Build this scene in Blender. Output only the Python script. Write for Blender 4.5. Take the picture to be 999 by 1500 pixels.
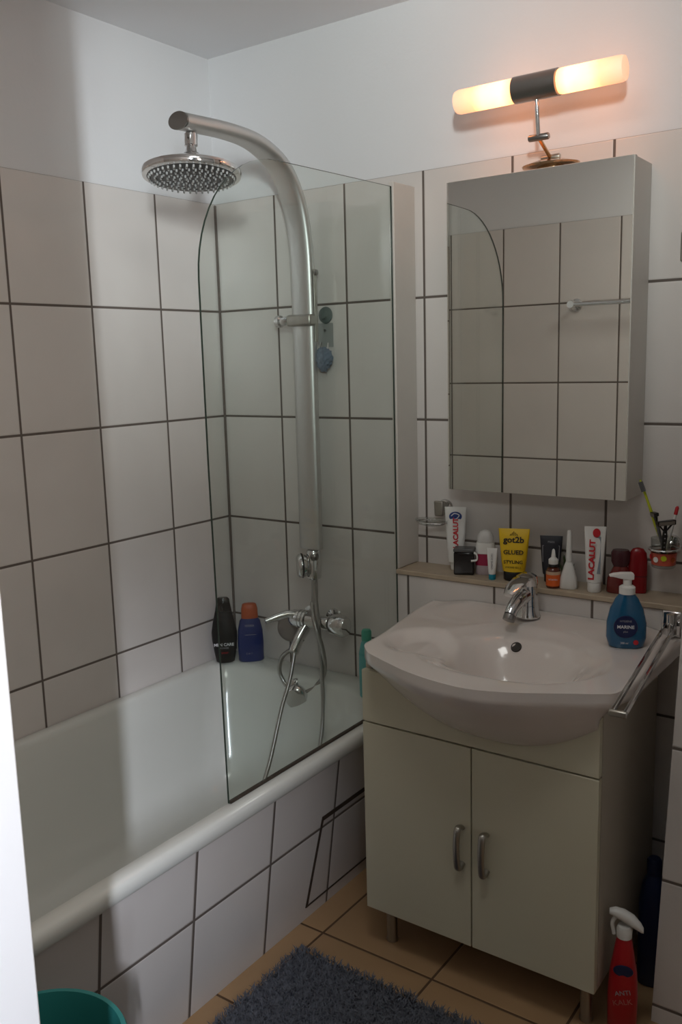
import bpy, bmesh, math, random
from mathutils import Vector, Matrix
C = bpy.context.scene.collection
S = bpy.context.scene
PI = math.pi
for o in list(bpy.data.objects): bpy.data.objects.remove(o)
random.seed(7)

# ------------------------------------------------------------------ camera
cam_d = bpy.data.cameras.new('camera'); cam = bpy.data.objects.new('camera', cam_d); C.objects.link(cam)
F_PX, YAW, PITCH, ROLL = 1311.87, 0.620764, 0.168519, -0.0267504
fw = Vector((-math.sin(YAW)*math.cos(PITCH), math.cos(YAW)*math.cos(PITCH), -math.sin(PITCH)))
rt = Vector((math.cos(YAW), math.sin(YAW), 0)); up = rt.cross(fw)
r2 = rt*math.cos(ROLL)+up*math.sin(ROLL); u2 = -rt*math.sin(ROLL)+up*math.cos(ROLL)
M = Matrix((r2, u2, -fw)).transposed().to_4x4(); M.translation = Vector((1.95513, -2.11398, 1.39884))
cam.matrix_world = M
cam_d.sensor_fit = 'VERTICAL'; cam_d.sensor_height = 24; cam_d.lens = F_PX/1500*24
cam_d.clip_start = .02; cam_d.clip_end = 50
S.camera = cam

# ------------------------------------------------------------------ world, lights, exposure
w = bpy.data.worlds.new('world'); S.world = w; w.use_nodes = True
w.node_tree.nodes['Background'].inputs[0].default_value = (.75, .85, 1, 1)
w.node_tree.nodes['Background'].inputs[1].default_value = .02
def area(name, loc, target, sx, sy, power, col, spread=180):
    d = bpy.data.lights.new(name, 'AREA'); d.shape = 'RECTANGLE'; d.size = sx; d.size_y = sy
    d.energy = power; d.color = col; d.spread = math.radians(spread)
    o = bpy.data.objects.new(name, d); C.objects.link(o); o.location = loc
    o.rotation_euler = (Vector(target)-Vector(loc)).to_track_quat('-Z', 'Y').to_euler()
    return o
# daylight from the hall behind the photographer, through a tall narrow window, seen past the door frame
area('hall_window_upper', (2.76, -2.99, 1.85), (0.0, -0.58, 1.85), .035, .7, 0.936, (0.846, 0.923, 1.000), 22)
area('hall_window_middle', (2.76, -2.99, 1.5), (0.0, -0.58, 1.5), .035, .7, 0.396, (0.909, 1.000, 1.000), 22)
area('hall_window_downward', (2.76, -2.99, 1.85), (0.0, -0.60, .20), .035, .7, 1.140, (0.842, 0.884, 1.000), 22)
area('hall_window_low', (2.76, -2.99, .6), (0.4, -0.9, .2), .035, .5, 0.096, (0.750, 0.875, 1.000), 22)
area('upper_wall_fill', (2.12, -2.41, 2.0), (0.75, 0.0, 2.3), .1, .15, 3.05, (0.927, 1.000, 0.982), 60)  # added fill that washes the upper back wall, no real opening
area('upward_fill', (2.05, -2.35, 1.9), (0.75, -.6, 2.6), .1, .15, 0.870, (0.862, 1.000, 0.966), 80)  # added fill aimed upward to brighten the ceiling
# added fills without fixtures: one below the ceiling, one warm from the right
area('ceiling_fill', (1.3, -1.2, 2.27), (1.3, -1.2, 0), .35, .35, 3.320, (1.000, 0.994, 0.946), 180)
area('warm_side_fill', (2.2, -1.5, 1.8), (0.3, -1.75, 1.6), .3, .6, 1.960, (1.000, 0.827, 0.694), 100)
S.view_settings.view_transform = 'Standard'; S.view_settings.look = 'None'
S.view_settings.gamma = 1; S.view_settings.use_curve_mapping = False
S.view_settings.exposure = 0.0

# ------------------------------------------------------------------ materials
def mat(name, col=(.8,.8,.8), rough=.5, metal=0, coat=0, trans=0, ior=1.45, emis=None, es=0, noise=0, nscale=20, bump=0, bscale=80, spec=.5, alpha=1):
    m = bpy.data.materials.new(name); m.use_nodes = True; nt = m.node_tree; b = nt.nodes['Principled BSDF']
    b.inputs['Base Color'].default_value = (*col, 1); b.inputs['Roughness'].default_value = rough
    b.inputs['Metallic'].default_value = metal; b.inputs['Coat Weight'].default_value = coat
    b.inputs['Transmission Weight'].default_value = trans; b.inputs['IOR'].default_value = ior
    b.inputs['Specular IOR Level'].default_value = spec; b.inputs['Alpha'].default_value = alpha
    if emis: b.inputs['Emission Color'].default_value = (*emis, 1); b.inputs['Emission Strength'].default_value = es
    tc = nt.nodes.new('ShaderNodeTexCoord')
    n = nt.nodes.new('ShaderNodeTexNoise'); n.inputs['Scale'].default_value = nscale; n.inputs['Detail'].default_value = 4
    nt.links.new(tc.outputs['Object'], n.inputs['Vector'])
    mx = nt.nodes.new('ShaderNodeMix'); mx.data_type = 'RGBA'
    k = 1-noise
    mx.inputs['A'].default_value = (*[c*k for c in col], 1); mx.inputs['B'].default_value = (*[min(1, c*(1+noise)) for c in col], 1)
    nt.links.new(n.outputs['Fac'], mx.inputs['Factor']); nt.links.new(mx.outputs['Result'], b.inputs['Base Color'])
    if bump:
        n2 = nt.nodes.new('ShaderNodeTexNoise'); n2.inputs['Scale'].default_value = bscale; nt.links.new(tc.outputs['Object'], n2.inputs['Vector'])
        bp = nt.nodes.new('ShaderNodeBump'); bp.inputs['Strength'].default_value = bump; bp.inputs['Distance'].default_value = .002
        nt.links.new(n2.outputs['Fac'], bp.inputs['Height']); nt.links.new(bp.outputs['Normal'], b.inputs['Normal'])
    return m

def tile_mat(name, ax_u, ou, pu, ax_v, ov, pv, gw=.0064, col=(.67,.63,.60), grout=(.13,.105,.09), rough=.18, bev=.35, noise=.06):
    """tiles laid out from object (= world) coordinates: u axis offset/pitch, v axis offset/pitch"""
    m = bpy.data.materials.new(name); m.use_nodes = True; nt = m.node_tree; b = nt.nodes['Principled BSDF']; L = nt.links
    tc = nt.nodes.new('ShaderNodeTexCoord'); sp = nt.nodes.new('ShaderNodeSeparateXYZ'); L.new(tc.outputs['Object'], sp.inputs[0])
    def dist(ax, off, p):
        a = nt.nodes.new('ShaderNodeMath'); a.operation = 'SUBTRACT'; L.new(sp.outputs[ax], a.inputs[0]); a.inputs[1].default_value = off-50*p
        q = nt.nodes.new('ShaderNodeMath'); q.operation = 'PINGPONG'; L.new(a.outputs[0], q.inputs[0]); q.inputs[1].default_value = p/2
        # pingpong period is p: 0 at joints
        return q.outputs[0], a.outputs[0]
    du, au = dist(ax_u, ou, pu); dv, av = dist(ax_v, ov, pv)
    mn = nt.nodes.new('ShaderNodeMath'); mn.operation = 'MINIMUM'; L.new(du, mn.inputs[0]); L.new(dv, mn.inputs[1])
    mr = nt.nodes.new('ShaderNodeMapRange'); L.new(mn.outputs[0], mr.inputs['Value'])
    mr.inputs['From Min'].default_value = gw*.42; mr.inputs['From Max'].default_value = gw*.58
    mr2 = nt.nodes.new('ShaderNodeMapRange'); mr2.interpolation_type = 'SMOOTHSTEP'; L.new(mn.outputs[0], mr2.inputs['Value'])
    mr2.inputs['From Min'].default_value = gw*.4; mr2.inputs['From Max'].default_value = gw*.5+.003
    # a slightly different tone per tile
    fl = []
    for a, p in ((au, pu), (av, pv)):
        d = nt.nodes.new('ShaderNodeMath'); d.operation = 'DIVIDE'; L.new(a, d.inputs[0]); d.inputs[1].default_value = p
        f = nt.nodes.new('ShaderNodeMath'); f.operation = 'FLOOR'; L.new(d.outputs[0], f.inputs[0]); fl.append(f.outputs[0])
    cb = nt.nodes.new('ShaderNodeCombineXYZ'); L.new(fl[0], cb.inputs[0]); L.new(fl[1], cb.inputs[1])
    wn = nt.nodes.new('ShaderNodeTexWhiteNoise'); L.new(cb.outputs[0], wn.inputs['Vector'])
    nz = nt.nodes.new('ShaderNodeTexNoise'); nz.inputs['Scale'].default_value = 6; L.new(tc.outputs['Object'], nz.inputs['Vector'])
    av_ = nt.nodes.new('ShaderNodeMath'); av_.operation = 'MULTIPLY_ADD'; L.new(wn.outputs['Value'], av_.inputs[0]); av_.inputs[1].default_value = .5; L.new(nz.outputs['Fac'], av_.inputs[2])
    mx = nt.nodes.new('ShaderNodeMix'); mx.data_type = 'RGBA'; L.new(av_.outputs[0], mx.inputs['Factor'])
    mx.inputs['A'].default_value = (*[c*(1-noise) for c in col], 1); mx.inputs['B'].default_value = (*[c*(1+noise) for c in col], 1)
    m2 = nt.nodes.new('ShaderNodeMix'); m2.data_type = 'RGBA'; L.new(mr.outputs[0], m2.inputs['Factor'])
    m2.inputs['A'].default_value = (*grout, 1); L.new(mx.outputs['Result'], m2.inputs['B']); L.new(m2.outputs['Result'], b.inputs['Base Color'])
    rr = nt.nodes.new('ShaderNodeMapRange'); L.new(mr.outputs[0], rr.inputs['Value']); rr.inputs['To Min'].default_value = .8; rr.inputs['To Max'].default_value = rough
    L.new(rr.outputs[0], b.inputs['Roughness'])
    # joint relief plus the faint waviness of a glaze
    wv = nt.nodes.new('ShaderNodeTexNoise'); wv.inputs['Scale'].default_value = 9; L.new(tc.outputs['Object'], wv.inputs['Vector'])
    ad = nt.nodes.new('ShaderNodeMath'); ad.operation = 'MULTIPLY_ADD'; L.new(wv.outputs['Fac'], ad.inputs[0]); ad.inputs[1].default_value = .25; L.new(mr2.outputs[0], ad.inputs[2])
    bp = nt.nodes.new('ShaderNodeBump'); bp.inputs['Strength'].default_value = bev; bp.inputs['Distance'].default_value = .003
    L.new(ad.outputs[0], bp.inputs['Height']); L.new(bp.outputs['Normal'], b.inputs['Normal'])
    return m

L0, TH = 1.5551, .3224
TW = .25
T_back = tile_mat('back wall tiles', 0, .2333, TW, 2, L0, TH)
T_left = tile_mat('left wall tiles', 1, -.2477, TW, 2, L0, TH)
T_front = tile_mat('front wall tiles', 0, .01, TW, 2, 1.28, TH)
T_case = tile_mat('boxing tiles', 0, .7345, .2535, 2, .572, .31)
T_pier = tile_mat('pier tiles', 0, 1.62, TW, 2, .33, .29)
T_pierL = tile_mat('pier side tiles', 1, -.3, TW, 2, .33, .29)
T_panel = tile_mat('bath panel tiles', 1, -.409, .2515, 2, .243, .3224, gw=.007)
T_floor = tile_mat('floor tiles', 0, 1.033, .308, 1, -.518, .308, gw=.006, col=(.42,.265,.14), grout=(.11,.06,.03), rough=.35, noise=.14)
m_paint = mat('white wall paint', (.76,.76,.77), .8, noise=.02, nscale=3, bump=.15, bscale=120)
m_ceil = mat('ceiling paint', (.88,.88,.90), .9, noise=.02, nscale=3)
m_enamel = mat('white bath enamel', (.70,.71,.67), .16, coat=.4, noise=.02, nscale=5)
m_ceramic = mat('white ceramic', (.72,.66,.62), .12, coat=.6, noise=.015, nscale=4)
m_door = mat('white painted door frame', (.9,.9,.9), .5, noise=.01)
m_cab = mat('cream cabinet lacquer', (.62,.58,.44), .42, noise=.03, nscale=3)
m_cab_shaded = mat('shaded cream cabinet side', (.50,.45,.37), .5, noise=.04, nscale=3)  # browner copy of the cabinet cream, the side's deep shade put into its colour
m_hole_shade = mat('painted hole shade', (.05,.045,.04), .8)  # dark colour stands in for the shade inside the overflow hole
m_ledge = mat('beige stone', (.46,.37,.27), .4, noise=.2, nscale=25)
m_fin = mat('warm white plastic', (.64,.60,.55), .45, noise=.03)
m_chrome = mat('chrome', (.72,.72,.72), .07, metal=1, noise=.02)
m_satin = mat('satin aluminium', (.66,.66,.65), .42, metal=1, noise=.03, nscale=60)
m_steel = mat('brushed handle steel', (.42,.40,.36), .35, metal=1, noise=.05)
m_hose = mat('metal hose', (.42,.41,.39), .3, metal=1, noise=.1, nscale=200)
m_darkchrome = mat('dark chrome', (.30,.29,.28), .30, metal=1, noise=.05)
m_black = mat('black plastic', (.012,.011,.011), .35, noise=.1)
m_blackgloss = mat('black gloss plastic', (.01,.008,.008), .12, noise=.1)
m_nozzle = mat('nozzle rubber', (.45,.45,.44), .4, noise=.1)
m_nplate = mat('shower head underside', (.10,.10,.10), .35, metal=.6, noise=.1)
m_white = mat('white plastic', (.78,.77,.74), .35, noise=.02)
m_navy = mat('blue bottle plastic', (.022,.035,.15), .3, noise=.08)
m_orange = mat('orange cap plastic', (.42,.08,.02), .4, noise=.05)
m_teal = mat('teal bottle plastic', (.12,.42,.42), .3, noise=.08)
m_tealcap = mat('green cap plastic', (.06,.36,.26), .35, noise=.05)
m_bucket = mat('teal bucket plastic', (.035,.25,.24), .4, noise=.04)
m_soap = mat('blue liquid soap', (.008,.10,.22), .12, coat=.5, noise=.15, nscale=15)
m_soaplab = mat('dark blue label', (.008,.015,.075), .3, noise=.05)
m_txtw = mat('white print', (.75,.75,.78), .5)
m_txtg = mat('grey print', (.35,.34,.36), .5)
m_txtr = mat('red print', (.55,.02,.03), .45)
m_txtk = mat('black print', (.02,.015,.01), .5)
m_txtblue = mat('blue print', (.03,.06,.22), .45)
m_yellow = mat('yellow tube', (.78,.50,.015), .38, noise=.03)
m_magenta = mat('magenta label', (.35,.02,.07), .4, noise=.05)
m_cyan = mat('teal cap', (.01,.25,.36), .35)
m_orlab = mat('orange label', (.75,.13,.02), .4, noise=.05)
m_brownglass = mat('brown glass', (.10,.02,.008), .1, coat=.5)
m_leaf = mat('dark green leaves', (.06,.085,.03), .5, noise=.4, nscale=60)
m_red = mat('red plastic', (.25,.008,.012), .25, noise=.1)
m_redglass = mat('dark red gel', (.16,.018,.015), .15, coat=.4, noise=.15)
m_maroon = mat('maroon cap', (.06,.015,.02), .25)
m_lime = mat('lime plastic', (.50,.55,.02), .35, noise=.05)
m_greyplast = mat('grey plastic', (.10,.10,.10), .35, noise=.1)
m_spray = mat('red spray bottle plastic', (.42,.012,.018), .3, noise=.08)
m_darkblue = mat('dark blue plastic', (.007,.018,.07), .35, noise=.1)
m_sponge = mat('blue grey mesh', (.16,.20,.26), .8, noise=.3, nscale=80, bump=.6, bscale=200)
m_greysp = mat('grey brown plastic', (.30,.26,.24), .3, noise=.05)
m_copper = mat('warm polished brass', (.55,.40,.25), .15, metal=1)
m_rug = mat('blue grey shag', (.13,.14,.17), .95, noise=.4, nscale=60)
m_rubber = mat('dark seal', (.05,.035,.025), .6, noise=.3, nscale=90)
m_mirror = mat('mirror silver', (.90,.92,.88), .01, metal=1, noise=0)
m_rose = mat('printed tumbler band', (.55,.10,.06), .4, noise=.6, nscale=35)

def glass_mat(name, tint, refl=1.5, rough=0):
    m = bpy.data.materials.new(name); m.use_nodes = True; nt = m.node_tree; nt.nodes.clear(); L = nt.links
    o = nt.nodes.new('ShaderNodeOutputMaterial'); mx = nt.nodes.new('ShaderNodeMixShader')
    def mth(op, a, b=None):
        n = nt.nodes.new('ShaderNodeMath'); n.operation = op
        for k, v in enumerate((a, b)):
            if v is None: continue
            if isinstance(v, (int, float)): n.inputs[k].default_value = v
            else: L.new(v, n.inputs[k])
        return n.outputs[0]
    ge = nt.nodes.new('ShaderNodeNewGeometry'); dp = nt.nodes.new('ShaderNodeVectorMath'); dp.operation = 'DOT_PRODUCT'
    L.new(ge.outputs['Incoming'], dp.inputs[0]); L.new(ge.outputs['Normal'], dp.inputs[1])
    f0 = ((refl-1)/(refl+1))**2
    p5 = mth('POWER', mth('SUBTRACT', 1.0, mth('ABSOLUTE', dp.outputs['Value'])), 5.0)
    fr = mth('ADD', mth('MULTIPLY', p5, 1-f0), f0)
    t = nt.nodes.new('ShaderNodeBsdfTransparent'); t.inputs[0].default_value = (*tint, 1)
    g = nt.nodes.new('ShaderNodeBsdfGlossy'); g.inputs['Roughness'].default_value = rough
    L.new(fr, mx.inputs[0]); L.new(t.outputs[0], mx.inputs[1]); L.new(g.outputs[0], mx.inputs[2]); L.new(mx.outputs[0], o.inputs[0])
    return m
m_glass = glass_mat('greenish safety glass', (.94,.965,.95), 1.35)
m_glassedge = mat('dark glass edge', (.03,.045,.035), .15)
m_clear = glass_mat('clear glass', (.86,.87,.86), 1.5)
m_clearp = glass_mat('clear plastic', (.85,.87,.87), 1.4, .1)

def lamp_mat():
    m = bpy.data.materials.new('frosted lit glass'); m.use_nodes = True; nt = m.node_tree; b = nt.nodes['Principled BSDF']; L = nt.links
    b.inputs['Base Color'].default_value = (.8,.7,.55,1); b.inputs['Roughness'].default_value = .5
    tc = nt.nodes.new('ShaderNodeTexCoord'); sp = nt.nodes.new('ShaderNodeSeparateXYZ'); L.new(tc.outputs['Object'], sp.inputs[0])
    ab = nt.nodes.new('ShaderNodeMath'); ab.operation = 'ABSOLUTE'; L.new(sp.outputs[0], ab.inputs[0])
    # the filament sits near the inner half of each tube
    r = nt.nodes.new('ShaderNodeValToRGB'); mr = nt.nodes.new('ShaderNodeMapRange'); L.new(ab.outputs[0], mr.inputs['Value'])
    mr.inputs['From Min'].default_value = .05; mr.inputs['From Max'].default_value = .195; L.new(mr.outputs[0], r.inputs[0])
    e = r.color_ramp.elements; e[0].position = 0; e[0].color = (1.6,.66,.24,1); e[1].position = 1; e[1].color = (.85,.40,.22,1)
    x = e.new(.18); x.color = (7.2,2.3,.7,1); x = e.new(.5); x.color = (6.2,1.9,.58,1); x = e.new(.68); x.color = (2.0,.62,.24,1)
    nz = nt.nodes.new('ShaderNodeTexNoise'); nz.inputs['Scale'].default_value = 30; L.new(tc.outputs['Object'], nz.inputs['Vector'])
    mu = nt.nodes.new('ShaderNodeMapRange'); L.new(nz.outputs['Fac'], mu.inputs['Value']); mu.inputs['To Min'].default_value = .8; mu.inputs['To Max'].default_value = 1.15
    L.new(r.outputs[0], b.inputs['Emission Color']); L.new(mu.outputs[0], b.inputs['Emission Strength'])
    return m
m_lamp = lamp_mat()

# ------------------------------------------------------------------ helpers
def link(name, bm, mats, parent=None, smooth=False, bev=0, bseg=2, sub=0, auto=None):
    me = bpy.data.meshes.new(name); bmesh.ops.recalc_face_normals(bm, faces=bm.faces); bm.to_mesh(me); bm.free()
    if not isinstance(mats, (list, tuple)): mats = [mats]
    for m in mats: me.materials.append(m)
    if smooth:
        for p in me.polygons: p.use_smooth = True
        me.set_sharp_from_angle(angle=math.radians(auto or 40))
    o = bpy.data.objects.new(name, me); C.objects.link(o)
    if parent: o.parent = parent
    if bev:
        b = o.modifiers.new('bevel', 'BEVEL'); b.width = bev; b.segments = bseg; b.limit_method = 'ANGLE'; b.angle_limit = math.radians(35)
        for p in me.polygons: p.use_smooth = True
        me.set_sharp_from_angle(angle=math.radians(60)); b.harden_normals = False
    if sub:
        s = o.modifiers.new('sub', 'SUBSURF'); s.levels = sub; s.render_levels = sub
    return o
def thing(name, label, cat, loc, rz=0, group=None):
    o = bpy.data.objects.new(name, None); C.objects.link(o); o.location = loc; o.rotation_euler = (0,0,rz); o.empty_display_size = .05
    o['label'] = label; o['category'] = cat
    if group: o['group'] = group
    return o
def tag(o, label, cat, group=None):
    o['label'] = label; o['category'] = cat
    if group: o['group'] = group
    return o
def struct(o): o['kind'] = 'structure'; return o
def box(bm, x0, x1, y0, y1, z0, z1, mi=0):
    v = [bm.verts.new((x, y, z)) for x in (x0, x1) for y in (y0, y1) for z in (z0, z1)]
    for f in ((0,1,3,2),(4,6,7,5),(0,4,5,1),(2,3,7,6),(0,2,6,4),(1,5,7,3)):
        fc = bm.faces.new([v[i] for i in f]); fc.material_index = mi
    return v
def loft(bm, rings, cap=True, closed=True, mi=0):
    vs = [[bm.verts.new(p) for p in r] for r in rings]
    n = len(vs[0])
    for a, b in zip(vs, vs[1:]):
        for i in range(n if closed else n-1):
            j = (i+1) % n
            f = bm.faces.new((a[i], a[j], b[j], b[i])); f.material_index = mi
    if cap:
        for r in (vs[0][::-1], vs[-1]):
            f = bm.faces.new(r); f.material_index = mi
    return vs
def lathe(bm, prof, c=(0,0,0), seg=32, axis='z', cap=True, mi=0):
    rings = []
    for r, h in prof:
        ring = []
        for i in range(seg):
            a = 2*PI*i/seg; x, y = r*math.cos(a), r*math.sin(a)
            p = {'z': (x, y, h), 'x': (h, x, y), 'y': (x, h, y)}[axis]
            ring.append((c[0]+p[0], c[1]+p[1], c[2]+p[2]))
        rings.append(ring)
    return loft(bm, rings, cap, mi=mi)
def sell(a, b, z, n=32, e=2.0, c=(0,0)):
    out = []
    for i in range(n):
        t = 2*PI*i/n; ct, st = math.cos(t), math.sin(t)
        out.append((c[0]+a*abs(ct)**(2/e)*(1 if ct >= 0 else -1), c[1]+b*abs(st)**(2/e)*(1 if st >= 0 else -1), z))
    return out
def tube(bm, pts, r, seg=12, cap=True, mi=0, flat=None):
    pts = [Vector(p) for p in pts]; n = len(pts); rs = r if isinstance(r, (list, tuple)) else [r]*n
    t0 = (pts[1]-pts[0]).normalized(); ref = Vector((0,0,1)) if abs(t0.z) < .9 else Vector((1,0,0))
    u = t0.cross(ref).normalized(); rings = []
    for i, p in enumerate(pts):
        t = (pts[min(i+1, n-1)]-pts[max(i-1, 0)]).normalized()
        u = (u-t*u.dot(t)).normalized(); v = t.cross(u)
        rings.append([p+(u*math.cos(2*PI*k/seg)+v*math.sin(2*PI*k/seg))*rs[i] for k in range(seg)])
    return loft(bm, rings, cap, mi=mi)
def smooth_path(pts, k=6):
    P = [Vector(p) for p in pts]; P = [P[0]*2-P[1]]+P+[P[-1]*2-P[-2]]; out = []
    for i in range(1, len(P)-2):
        for j in range(k):
            t = j/k; a, b, c, d = P[i-1:i+3]
            out.append(.5*((2*b)+(c-a)*t+(2*a-5*b+4*c-d)*t*t+(3*b-a-3*c+d)*t**3))
    out.append(P[-2]); return out
def text(name, s, size, mt, parent, loc, rot=(PI/2,0,0), depth=.0002, sx=1, bold=0):
    cu = bpy.data.curves.new('t', 'FONT'); cu.body = s; cu.size = size; cu.align_x = 'CENTER'; cu.align_y = 'CENTER'; cu.extrude = depth; cu.offset = bold; cu.resolution_u = 3
    to = bpy.data.objects.new('t', cu); C.objects.link(to); dg = bpy.context.evaluated_depsgraph_get()
    me = bpy.data.meshes.new_from_object(to.evaluated_get(dg)); bpy.data.objects.remove(to)
    me.materials.clear(); me.materials.append(mt)
    o = bpy.data.objects.new(name, me); C.objects.link(o); o.parent = parent; o.location = loc; o.rotation_euler = rot; o.scale = (sx, 1, 1)
    return o
def ss(a, b, x):
    t = min(1, max(0, (x-a)/(b-a))); return t*t*(3-2*t)

# ------------------------------------------------------------------ the room
H = 2.292; TOPT = L0+TH-.0026; XR = 2.30; YF = -1.75
bm = bmesh.new(); box(bm, -.15, 3.3, -4.3, .15, -.1, 0); struct(link('floor', bm, T_floor))
bm = bmesh.new(); box(bm, -.15, 3.3, -4.3, .15, H, H+.1); struct(link('ceiling', bm, m_ceil))
bm = bmesh.new(); box(bm, -.15, 3.3, .004, .15, 0, H, 0); box(bm, 0, XR, 0, .02, 0, TOPT, 1); struct(link('wall_back', bm, [m_paint, T_back]))
bm = bmesh.new(); box(bm, -.15, -.004, -1.87, .15, 0, H, 0); box(bm, -.02, 0, YF, 0, 0, TOPT, 1); struct(link('wall_left', bm, [m_paint, T_left]))
bm = bmesh.new(); box(bm, XR, XR+.1, YF, .15, 0, H, 0); struct(link('wall_right', bm, m_paint))
JX = 1.389; JX2 = 2.2; DH = 2.20
bm = bmesh.new(); box(bm, -.1, JX-.02, YF-.12, YF-.004, 0, H, 0); box(bm, JX2+.02, 3.3, YF-.12, YF-.004, 0, H, 0); box(bm, JX-.03, JX2+.03, YF-.12, YF-.004, DH+.02, H, 0)
box(bm, 0, JX-.06, YF-.02, YF, 0, 1.28+2*TH-.0026, 1); struct(link('wall_front', bm, [m_paint, T_front]))
bm = bmesh.new(); box(bm, JX-.04, JX, YF-.13, YF+.004, 0, DH); box(bm, JX2, JX2+.04, YF-.13, YF+.004, 0, DH); box(bm, JX-.04, JX2+.04, YF-.13, YF+.004, DH, DH+.04)
struct(link('door_1', bm, m_door, bev=.002))
bm = bmesh.new(); box(bm, 3.2, 3.3, -4.2, YF-.12, 0, H); box(bm, .4, 3.2, -4.3, -4.2, 0, H); box(bm, .3, .4, -4.2, YF-.12, 0, H); struct(link('wall_hall', bm, m_paint))
# boxing under the ledge and the ledge itself
bm = bmesh.new(); box(bm, .737, 1.70, -.105, .0, 0, .822, 0); box(bm, .703, .7369, -.105, 0, .462, .822, 0); struct(link('trim_1', bm, T_case))
bm = bmesh.new(); box(bm, .700, 1.70, -.111, .0, .824, .837, 0); struct(link('trim_2', bm, m_ledge, bev=.002))
bm = bmesh.new(); box(bm, .692, .707, -.104, -.0, .838, 1.838, 0); struct(link('trim_3', bm, m_fin, bev=.002))
# dark joint in the corner of the two tiled walls
bm = bmesh.new(); box(bm, .0002, .006, -.0055, -.0002, .464, TOPT-.004, 0); struct(link('trim_4', bm, mat('corner joint', (.16,.13,.115), .7, noise=.1)))
# tiled pier right of the washbasin
bm = bmesh.new(); v = box(bm, 1.484, XR, -.375, -.112, 0, H, 0)
for q in v:
    if q.co.x < 1.6: q.co.x += .0365*q.co.z
struct(link('wall_pier', bm, T_pier))

# ------------------------------------------------------------------ bathtub
tub = thing('bathtub', 'white enamel bathtub along the left wall behind a tiled panel', 'bathtub', (.36,-.9,0))
def rrect(x0, x1, y0, y1, r, z, n=14, rb=None):
    pts = []
    for cx, cy, a0, r in ((x1-(rb or r), y1-(rb or r), 0, rb or r), (x0+r, y1-r, PI/2, r), (x0+r, y0+r, PI, r), (x1-r, y0+r, 1.5*PI, r)):
        for i in range(n):
            a = a0+PI/2*i/(n-1); pts.append((cx+r*math.cos(a)-.36, cy+r*math.sin(a)+.9, z))
    return pts
bm = bmesh.new()
rings = [rrect(.004, .730, -1.742, -.004, .012, .424), rrect(.003, .735, -1.745, -.003, .015, .432), rrect(.003, .7355, -1.745, -.003, .016, .450), rrect(.004, .731, -1.742, -.004, .018, .459),
         rrect(.010, .722, -1.735, -.01, .022, .462), rrect(.034, .696, -1.69, -.080, .07, .4615, rb=.20), rrect(.040, .690, -1.68, -.090, .08, .457, rb=.205), rrect(.046, .683, -1.67, -.100, .09, .445, rb=.21),
         rrect(.060, .665, -1.64, -.125, .11, .36, rb=.20), rrect(.085, .635, -1.60, -.15, .13, .20), rrect(.115, .60, -1.55, -.19, .14, .11), rrect(.16, .55, -1.48, -.25, .13, .082), rrect(.22, .49, -1.38, -.35, .10, .078)]
loft(bm, rings, cap=False); bm.faces.new([bm.verts[len(bm.verts)-1-i] for i in range(0)] ) if False else None
bm.verts.ensure_lookup_table(); n = len(rings[0]); bm.faces.new([bm.verts[len(bm.verts)-n+i] for i in range(n)])
link('basin', bm, m_enamel, tub, smooth=True, auto=50)
bm = bmesh.new()   # front panel leans in towards the floor
v = box(bm, .640-.36, .712-.36, -1.745+.9, -.112+.9, 0, .426)
for q in v:
    q.co.x = ((.712 if q.co.z > .2 else .655) if q.co.x > .3 else (.692 if q.co.z > .2 else .632))-.36
o = link('front_panel', bm, T_panel, tub); o.location = (0,0,0)
# the panel's tile grid is laid out in world coordinates: shift its mesh so object space equals world space
o.data.transform(Matrix.Translation((.36,-.9,0))); o.matrix_parent_inverse = Matrix.Translation((-.36,.9,0))
bm = bmesh.new(); lathe(bm, [(.0001,.0),(.028,.0),(.03,.003),(.024,.006),(.0001,.007)], (.355-.36,-.55+.9,.079), 24); link('drain', bm, m_chrome, tub, smooth=True)

# hatch in the bath panel
hat = thing('inspection_hatch', 'rectangular tiled hatch with a dark seam low in the bath panel', 'hatch', (.66,-.33,.02))
def px_(z): return .655+(.712-.655)*z/.426
bm = bmesh.new()
def strip(y0, z0, y1, z1, wd):
    dy, dz = y1-y0, z1-z0; l = math.hypot(dy, dz); ny, nz = -dz/l*wd/2, dy/l*wd/2
    r = []
    for off in (-.002, .0022):
        r.append([(px_(z)+off-.66, y+.33, z-.02) for y, z in ((y0+ny, z0+nz), (y1+ny, z1+nz), (y1-ny, z1-nz), (y0-ny, z0-nz))])
    loft(bm, r)
strip(-.46, .27, -.50, .035, .0075); strip(-.463, .268, -.16, .268, .012); strip(-.50, .037, -.16, .037, .004); strip(-.16, .268, -.16, .037, .006)
link('seam', bm, m_rubber, hat)

# ------------------------------------------------------------------ glass screen
scr = thing('shower_screen', 'frameless clear glass bath screen with rounded upper corner standing on the tub rim', 'shower screen', (.700,-.10,.463))
out = [(-.106,.4635),(-.106,1.826),(-.35,1.822),(-.56,1.818)]
for i in range(1, 15):
    a = PI/2*i/14; out.append((-.56-.252*math.sin(a), 1.56+.258*math.cos(a)))
out += [(-.812,1.2),(-.803,.4635)]
bm = bmesh.new()
r1 = [bm.verts.new((-.0025, y+.10, z-.463)) for y, z in out]; r2_ = [bm.verts.new((.0025, y+.10, z-.463)) for y, z in out]
f = bm.faces.new(r1); f.material_index = 0; f = bm.faces.new(r2_[::-1]); f.material_index = 0
for i in range(len(out)):
    j = (i+1) % len(out); f = bm.faces.new((r1[i], r2_[i], r2_[j], r1[j])); f.material_index = 1
link('glass_pane', bm, [m_glass, m_glassedge], scr)
bm = bmesh.new(); box(bm, -.004, .004, -.70, -.007, -.001, .004); link('bottom_seal', bm, m_rubber, scr)

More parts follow.
